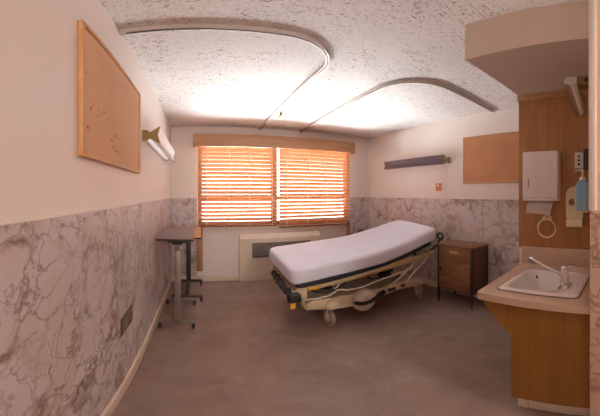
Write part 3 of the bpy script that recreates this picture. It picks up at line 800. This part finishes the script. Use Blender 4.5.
# ------------------------------------------------------------------ sink corner
CT = .862
t = thing('countertop', 'peach laminate countertop holding the white sink', 'countertop', (2.0, .5, .82))
y_l, y_r, x_f, x_b = .800, YB + .002, 1.655, AX - .013
SX0, SX1, SY0, SY1 = 1.745, 2.205, .260, .700
b = MB(); hx0, hx1, hy0, hy1 = SX0 + .03, SX1 - .03, SY0 + .03, SY1 - .03
bm = bmesh.new()
outer = [(x_f, .755), (x_f + .01, .768), (x_b, .812), (x_b, y_r), (x_f, y_r)]
outer = [(x_b, y_r), (x_b, .812), (x_f + .012, .770), (x_f, .756), (x_f, y_r)]
inner = [(hx1, hy0), (hx1, hy1), (hx0 + .01, hy1), (hx0, hy1 - .01), (hx0, hy0)]
def ringpoly(mb, outer, inner, z0, z1, mi=0):
    bm = bmesh.new(); n = len(outer)
    A = [[bm.verts.new((*p, z)) for p in poly] for poly in (outer, inner) for z in (z0, z1)]
    ob, ot, ib, it = A
    for k in range(n):
        j = (k + 1) % n
        bm.faces.new((ot[k], ot[j], it[j], it[k])); bm.faces.new((ob[k], ib[k], ib[j], ob[j]))
        bm.faces.new((ob[k], ob[j], ot[j], ot[k])); bm.faces.new((ib[k], it[k], it[j], ib[j]))
    mb._merge(bm, mi)
ringpoly(b, outer, inner, CT - .040, CT)
b.build('worktop', M['counter'], t, smooth=False)
MB().box((AX - .034, YB + .002, CT), (AX - .0125, .812, .992), .003).build('backsplash', M['counter'], t)
# sink
t = thing('sink', 'white porcelain sink set in the peach countertop', 'sink', (1.975, .476, CT))
def rrect(x0, x1, y0, y1, r, n=6):
    out = []
    for cx_, cy_, a0 in ((x1 - r, y1 - r, 0), (x0 + r, y1 - r, 90), (x0 + r, y0 + r, 180), (x1 - r, y0 + r, 270)):
        for k in range(n + 1):
            a = math.radians(a0 + 90 * k / n); out.append((cx_ + r * math.cos(a), cy_ + r * math.sin(a)))
    return out
m = MB()
prof = [((SX0, SX1, SY0, SY1, .035), CT + .001), ((SX0 + .002, SX1 - .002, SY0 + .002, SY1 - .002, .034), CT + .009), ((SX0 + .012, SX1 - .012, SY0 + .012, SY1 - .012, .03), CT + .014),
        ((SX0 + .045, SX1 - .045, SY0 + .115, SY1 - .035, .06), CT + .013), ((SX0 + .055, SX1 - .055, SY0 + .128, SY1 - .047, .06), CT + .002),
        ((SX0 + .075, SX1 - .075, SY0 + .145, SY1 - .065, .06), CT - .10), ((SX0 + .11, SX1 - .11, SY0 + .18, SY1 - .10, .05), CT - .135), ((SX0 + .2, SX1 - .2, SY0 + .26, SY1 - .17, .02), CT - .14)]
m.rings([[(x, y, z) for x, y in rrect(*p)] for p, z in prof], cap=False)
bmesh.ops.contextual_create(m.bm, geom=[e for e in m.bm.edges if e.is_boundary and all(v.co.z < CT - .13 for v in e.verts)])
m.build('basin', M['porcelain'], t, angle=60)
m = MB(); m.rings([[(x, y, z) for x, y in rrect(*p)] for p, z in [((SX0 - .008, SX1 + .008, SY0 - .008, SY1 + .008, .04), CT + .0005), ((SX0 - .007, SX1 + .007, SY0 - .007, SY1 + .007, .04), CT + .005), ((SX0 + .001, SX1 - .001, SY0 + .001, SY1 - .001, .035), CT + .005)]], cap=False)
m.build('rim_band', M['caulk'], t)
m = MB(); cx_, cy_ = (SX0 + SX1) / 2, SY0 + .265; m.lathe([(.030, CT - .139), (.030, CT - .134), (.018, CT - .135), (.006, CT - .137)], (cx_, cy_, 0), seg=24); m.build('drain', M['chrome'], t)
m = MB(); m.lathe([(.013, -.004), (.013, 0), (.008, .001)], ((SX1 - .066), SY1 - .085, CT - .028), (-1, 0, .2), 16); m.build('overflow_hole', M['slot'], t)
# faucet
fx, fy, fz = 1.880, SY0 + .097, CT + .014
t = thing('faucet', 'chrome single-lever faucet with long raised spout on the sink', 'faucet', (fx, fy, fz))
m = MB(); m.rings([[(x, y, z) for x, y in rrect(fx - .065, fx + .065, fy - .026, fy + .026, .025)] for z in (fz, fz + .006)]); m.rings([[(x, y, z) for x, y in rrect(fx - .06, fx + .06, fy - .022, fy + .022, .021)] for z in (fz + .006, fz + .010)])
m.build('deck_plate', M['chrome'], t)
m = MB(); m.lathe([(.026, fz + .008), (.025, fz + .04), (.023, fz + .055), (.023, fz + .095), (.020, fz + .104)], (fx, fy, 0), seg=28); m.build('body', M['chrome'], t)
m = MB(); m.tube([(fx, fy, fz + .072), (fx + .012, fy + .05, fz + .084), (fx + .03, fy + .12, fz + .105), (fx + .05, fy + .19, fz + .130), (fx + .056, fy + .213, fz + .138), (fx + .059, fy + .225, fz + .132), (fx + .059, fy + .227, fz + .116)], .0115, 14); m.build('spout', M['chrome'], t)
m = MB(); m.lathe([(.021, fz + .102), (.023, fz + .112), (.014, fz + .126), (.004, fz + .129)], (fx, fy, 0), seg=24); m.tube([(fx, fy, fz + .118), (fx + .006, fy - .028, fz + .122), (fx + .010, fy - .052, fz + .124)], .007, 10, flat=(.013, .008)); m.build('lever', M['chrome'], t)
# cabinet under the counter: box with a tapering apron on its left
t = thing('sink_cabinet', 'honey teak cabinet under the sink with slanted left side', 'cabinet', (2.0, .4, 0))
fxx = 1.700
m = MB(); m.prism([(YB + .003, .135), (.585, .135), (.585, .612), (.600, .640), (.600, .70), (YB + .003, .70)], 'x', fxx + .018, AX - .002)
m.build('carcass', M['cabwood'], t, smooth=False)
m = MB(); m.prism([(YB + .003, .135), (.588, .135), (.588, .608), (.750, .779), (.750, CT - .041), (YB + .003, CT - .041)], 'x', fxx, fxx + .018, .001, 1)
m.build('front_panel', M['cabwood'], t, smooth=False)
m = MB(); m.prism([(.587, .610), (.748, .781), (.748, CT - .041), (.730, CT - .041), (.730, .789), (.587, .637)], 'x', fxx + .018, AX - .002)
m.build('slanted_side', M['cabwood'], t, smooth=False)
m = MB(); m.box((fxx + .055, .520, 0), (fxx + .075, .576, .134), .002); m.box((fxx + .058, YB + .003, 0), (fxx + .078, .518, .134), .002); m.box((fxx + .075, .556, 0), (AX - .01, .576, .134), .002)
m.build('kick_plate', M['kick'], t)

# ------------------------------------------------------------------ on the sink panel
px_ = AX - .012
t = thing('towel_dispenser', 'white paper towel dispenser on the wood panel above the sink', 'dispenser', (px_, .635, 1.355))
m = MB(); m.box((px_ - .108, .508, 1.362), (px_ - .001, .772, 1.700), .010, 3); m.build('cover', M['whiteplastic'], t)
m = MB(); m.box((px_ - .102, .511, 1.345), (px_ - .001, .769, 1.363), .003); m.build('outlet_lip', M['whiteplastic'], t)
m = MB(); m.box((px_ - .1105, .722, 1.442), (px_ - .1075, .728, 1.502), .0008); m.build('lock_slot', M['slot'], t)
m = MB()
bm_ = bmesh.new()
# towel: a folded sheet that hangs out and curls forward
rows = []
for i in range(9):
    u = i / 8
    zz = 1.345 - .100 * u + .012 * math.sin(u * PI); xx = px_ - .055 - .035 * u - .012 * math.sin(u * 2.4)
    rows.append([(xx - .008 * math.sin(k / 10 * PI * 2 + u * 2), .545 + (.198 - .02 * u) * k / 10 + .018 * u, zz + .010 * (k / 10 - .5) * u * 2 + .006 * math.sin(k / 10 * PI)) for k in range(11)])
V = [[bm_.verts.new(p) for p in r] for r in rows]
for a, c in zip(V, V[1:]):
    for k in range(10): bm_.faces.new((a[k], a[k + 1], c[k + 1], c[k]))
bmesh.ops.solidify(bm_, geom=list(bm_.faces), thickness=.002)
m._merge(bm_)
tag(m.build('hanging_paper_towel', M['paper']), 'white paper towel hanging out of the white dispenser', 'paper towel')

t = thing('towel_ring', 'ivory towel ring on the wood panel below the paper towel', 'towel ring', (px_, .613, 1.14))
m = MB(); rc = (px_ - .022, .613, 1.140)
m.tube([(rc[0] - .004 * math.sin(a), rc[1] + .068 * math.cos(a), rc[2] + .068 * math.sin(a)) for a in [k * 2 * PI / 40 for k in range(40)]], .0065, 10, closed=True); m.build('ring', M['ivory'], t)
for dy in (-.022, .022):
    m = MB(); m.lathe([(.016, 0), (.016, .006), (.009, .010), (.009, .020), (.013, .026), (.010, .034), (.003, .036)], (px_, .613 + dy, 1.214), (-1, 0, 0), 18)
    m.build('mount', M['ivory'], t)

# ivory soap bracket with a hook hole and the blue pump bottle in it
t = thing('soap_bracket', 'ivory wall bracket on the wood panel holding the blue pump bottle', 'bracket', (px_, .40, 1.15))
m = MB()
yo, zo, hr = .428, 1.335, .022
def plate_outline(n=36):
    o, i_ = [], []
    for k in range(n):
        a = 2 * PI * k / n
        yy = .062 * math.cos(a); zz = math.sin(a)
        o.append((.408 + yy, (1.385 + .062 * zz) if zz >= 0 else (1.24 + .062 * zz if zz > -.999 else 1.178)))
        i_.append((yo + hr * math.cos(a), zo + hr * 1.15 * math.sin(a)))
    return o, i_
oo, ii = plate_outline()
bm_ = bmesh.new(); n = len(oo)
vs = [[bm_.verts.new((x, *p)) for p in poly] for poly in (oo, ii) for x in (px_ - .001, px_ - .018)]
for k in range(n):
    j = (k + 1) % n; ob, of_, ib, if_ = vs
    bm_.faces.new((of_[k], of_[j], if_[j], if_[k])); bm_.faces.new((ob[k], ib[k], ib[j], ob[j])); bm_.faces.new((ob[k], ob[j], of_[j], of_[k])); bm_.faces.new((ib[k], if_[k], if_[j], ib[j]))
m._merge(bm_); m.build('back_plate', M['ivory'], t)
m = MB(); m.box((px_ - .055, .345, 1.158), (px_ - .001, .462, 1.212), .008, 3); m.build('base_block', M['ivory'], t)
m = MB(); m.box((px_ - .116, .292, 1.268), (px_ - .017, .388, 1.278), .003); m.build('shelf', M['ivory'], t)
t = thing('soap_bottle', 'pale blue pump bottle of soap on the ivory bracket', 'soap bottle', (px_ - .065, .345, 1.279))
m = MB(); bc = (px_ - .075, .338)
m.rings([[(bc[0] + x, bc[1] + y, z) for x, y in rrect(-a, a, -c_, c_, min(a, c_) * .6)] for a, c_, z in [(.036, .046, 1.279), (.040, .050, 1.284), (.040, .050, 1.43), (.038, .046, 1.455), (.024, .028, 1.480), (.016, .018, 1.490)]]); m.build('body', M['blue'], t)
m = MB(); m.lathe([(.020, 1.488), (.020, 1.508), (.014, 1.512)], (*bc, 0), seg=20); m.build('collar', M['whiteplastic'], t)
m = MB(); m.lathe([(.007, 1.510), (.007, 1.548), (.013, 1.550), (.013, 1.562), (.008, 1.566)], (*bc, 0), seg=16); m.tube([(bc[0], bc[1], 1.557), (bc[0] - .01, bc[1] + .03, 1.556), (bc[0] - .014, bc[1] + .052, 1.548)], .006, 8); m.build('pump', M['ivory'], t)

t = thing('outlet_plate', 'ivory outlet plate on the wood panel above the blue soap bottle', 'outlet', (px_, .385, 1.58))
MB().box((px_ - .007, .345, 1.578), (px_ - .001, .408, 1.694), .003).build('cover_plate', M['whiteplastic'], t)
for z in (1.608, 1.636, 1.664):
    rc_ = MB().lathe([(.013, 0), (.013, .003), (.011, .004)], (px_ - .007, .377, z), (-1, 0, 0), 18).build('receptacle', M['ivory'], t)
    sub(rc_, 'slot', MB().box((px_ - .0125, .369, z - .008), (px_ - .0105, .385, z + .008)), M['slot'], smooth=False)
t = tag(MB().box((px_ - .045, .262, 1.560), (px_ - .001, .338, 1.715), .004).build('switch_box', M['darkmetal']), 'dark brown switch box at right end of the wood panel', 'switch box')

# strip light over the sink, fixed to the side of the partition
t = thing('strip_light', 'silver strip light with white tube lens above the sink', 'light', (2.1, YB, 1.98), None)
def strip(sec, u0, u1):
    """section (dy, dz) swept along the lamp, which runs slightly askew to the partition"""
    a, c = Vector((1.86, .318, 2.028)), Vector((2.375, .362, 1.992))
    return [[tuple(a + (c - a) * u + Vector((0, y, z))) for y, z in sec] for u in (u0, u1)]
m = MB(); m.rings(strip([(-.030, .020), (.022, .022), (.034, .008), (.036, -.014), (.006, -.022), (.002, -.008), (-.028, .000)], 0.006, 1)); m.build('housing', M['steel'], t, smooth=False)
m = MB(); m.rings(strip([(-.026, -.001), (.002, -.009), (.005, -.022), (-.010, -.024), (-.024, -.016)], 0.012, .994)); m.build('lens', M['lens'], t, smooth=False)
m = MB(); m.rings(strip([(-.032, .022), (.024, .024), (.037, .009), (.039, -.016), (.006, -.026), (-.012, -.027), (-.028, -.018)], -.006, .006)); m.build('end_cap', M['steel'], t, smooth=False)
m = MB(); m.box((1.93, YB + .001, 2.030), (2.01, .300, 2.088), .004); m.build('mount_box', M['brass'], t)
m = MB(); m.lathe([(.012, 0), (.012, .002), (.008, .003)], (1.9305, .245, 2.058), (-1, 0, 0), 14); m.build('knockout', M['slot'], t)

# ------------------------------------------------------------------ light
wd = bpy.data.worlds.new('sky'); S.world = wd; wd.use_nodes = True
nt = wd.node_tree; nt.nodes.clear()
out = nt.nodes.new('ShaderNodeOutputWorld'); bg = nt.nodes.new('ShaderNodeBackground')
tc = nt.nodes.new('ShaderNodeTexCoord'); sp = nt.nodes.new('ShaderNodeSeparateXYZ')
nt.links.new(tc.outputs['Generated'], sp.inputs[0])
mp = nt.nodes.new('ShaderNodeMath'); mp.operation = 'MULTIPLY_ADD'; mp.inputs[1].default_value = .5; mp.inputs[2].default_value = .5
nt.links.new(sp.outputs['Z'], mp.inputs[0])
# radiance shaped for the ceiling: pale ground bright, street front dim, open sky above
gv = lambda k, c: tuple(k * q for q in c)
rp = ramp(nt, [(0.0, gv(1.0, (.98, .97, .98))), (.29, gv(1.0, (.98, .97, .98))), (.41, gv(.06, (1.0, .94, .92))), (.58, gv(.06, (1.0, .95, .94))), (.70, gv(.20, (.85, .93, 1.0))), (1.0, gv(.26, (.76, .88, 1.0)))])
nt.links.new(mp.outputs[0], rp.inputs['Fac']); nt.links.new(rp.outputs['Color'], bg.inputs['Color'])
bg.inputs['Strength'].default_value = 88.0
nt.links.new(bg.outputs[0], out.inputs[0])

def area(name, loc, rot, sx, sy, power, col, portal=False):
    l = bpy.data.lights.new(name, 'AREA'); l.shape = 'RECTANGLE'; l.size = sx; l.size_y = sy; l.energy = power; l.color = col
    o = bpy.data.objects.new(name, l); COL.objects.link(o); o.location = loc; o.rotation_euler = rot
    if portal: l.cycles.is_portal = True
    return o
area('window_portal', ((WX0 + WX1) / 2, D + .14, (WZ0 + WZ1) / 2), (-PI / 2, 0, 0), WX1 - WX0, WZ1 - WZ0, 1, (1, 1, 1), True)
area('corridor_light', (1.36, YR + .14, 2.0), (PI / 2 - .30, 0, 0), 0.52, .80, 45, (1.0, .88, .81))

# ------------------------------------------------------------------ camera: the photograph is a stitched panorama
F, PY, YAW = 275.05, 193.05, .3648
cd = bpy.data.cameras.new('camera'); cam = bpy.data.objects.new('camera', cd); COL.objects.link(cam)
cam.location = (CX, 0, CZ); cam.rotation_euler = (PI / 2, 0, -YAW)
cd.type = 'PANO'
tgt = cd if hasattr(cd, 'panorama_type') else cd.cycles
tgt.panorama_type = 'EQUIRECTANGULAR'
tgt.longitude_min = -300 / F; tgt.longitude_max = 300 / F
tgt.latitude_max = PY / F; tgt.latitude_min = -(416 - PY) / F
cd.clip_start = .01
S.camera = cam

S.view_settings.view_transform = 'Standard'; S.view_settings.look = 'None'
S.view_settings.gamma = 1.0; S.view_settings.use_curve_mapping = False
S.view_settings.exposure = 0.36
try:
    S.cycles.max_bounces = 14; S.cycles.diffuse_bounces = 8; S.cycles.glossy_bounces = 4; S.cycles.transparent_max_bounces = 12
    S.cycles.sample_clamp_indirect = 8.0
    S.cycles.use_denoising = True
except Exception: pass
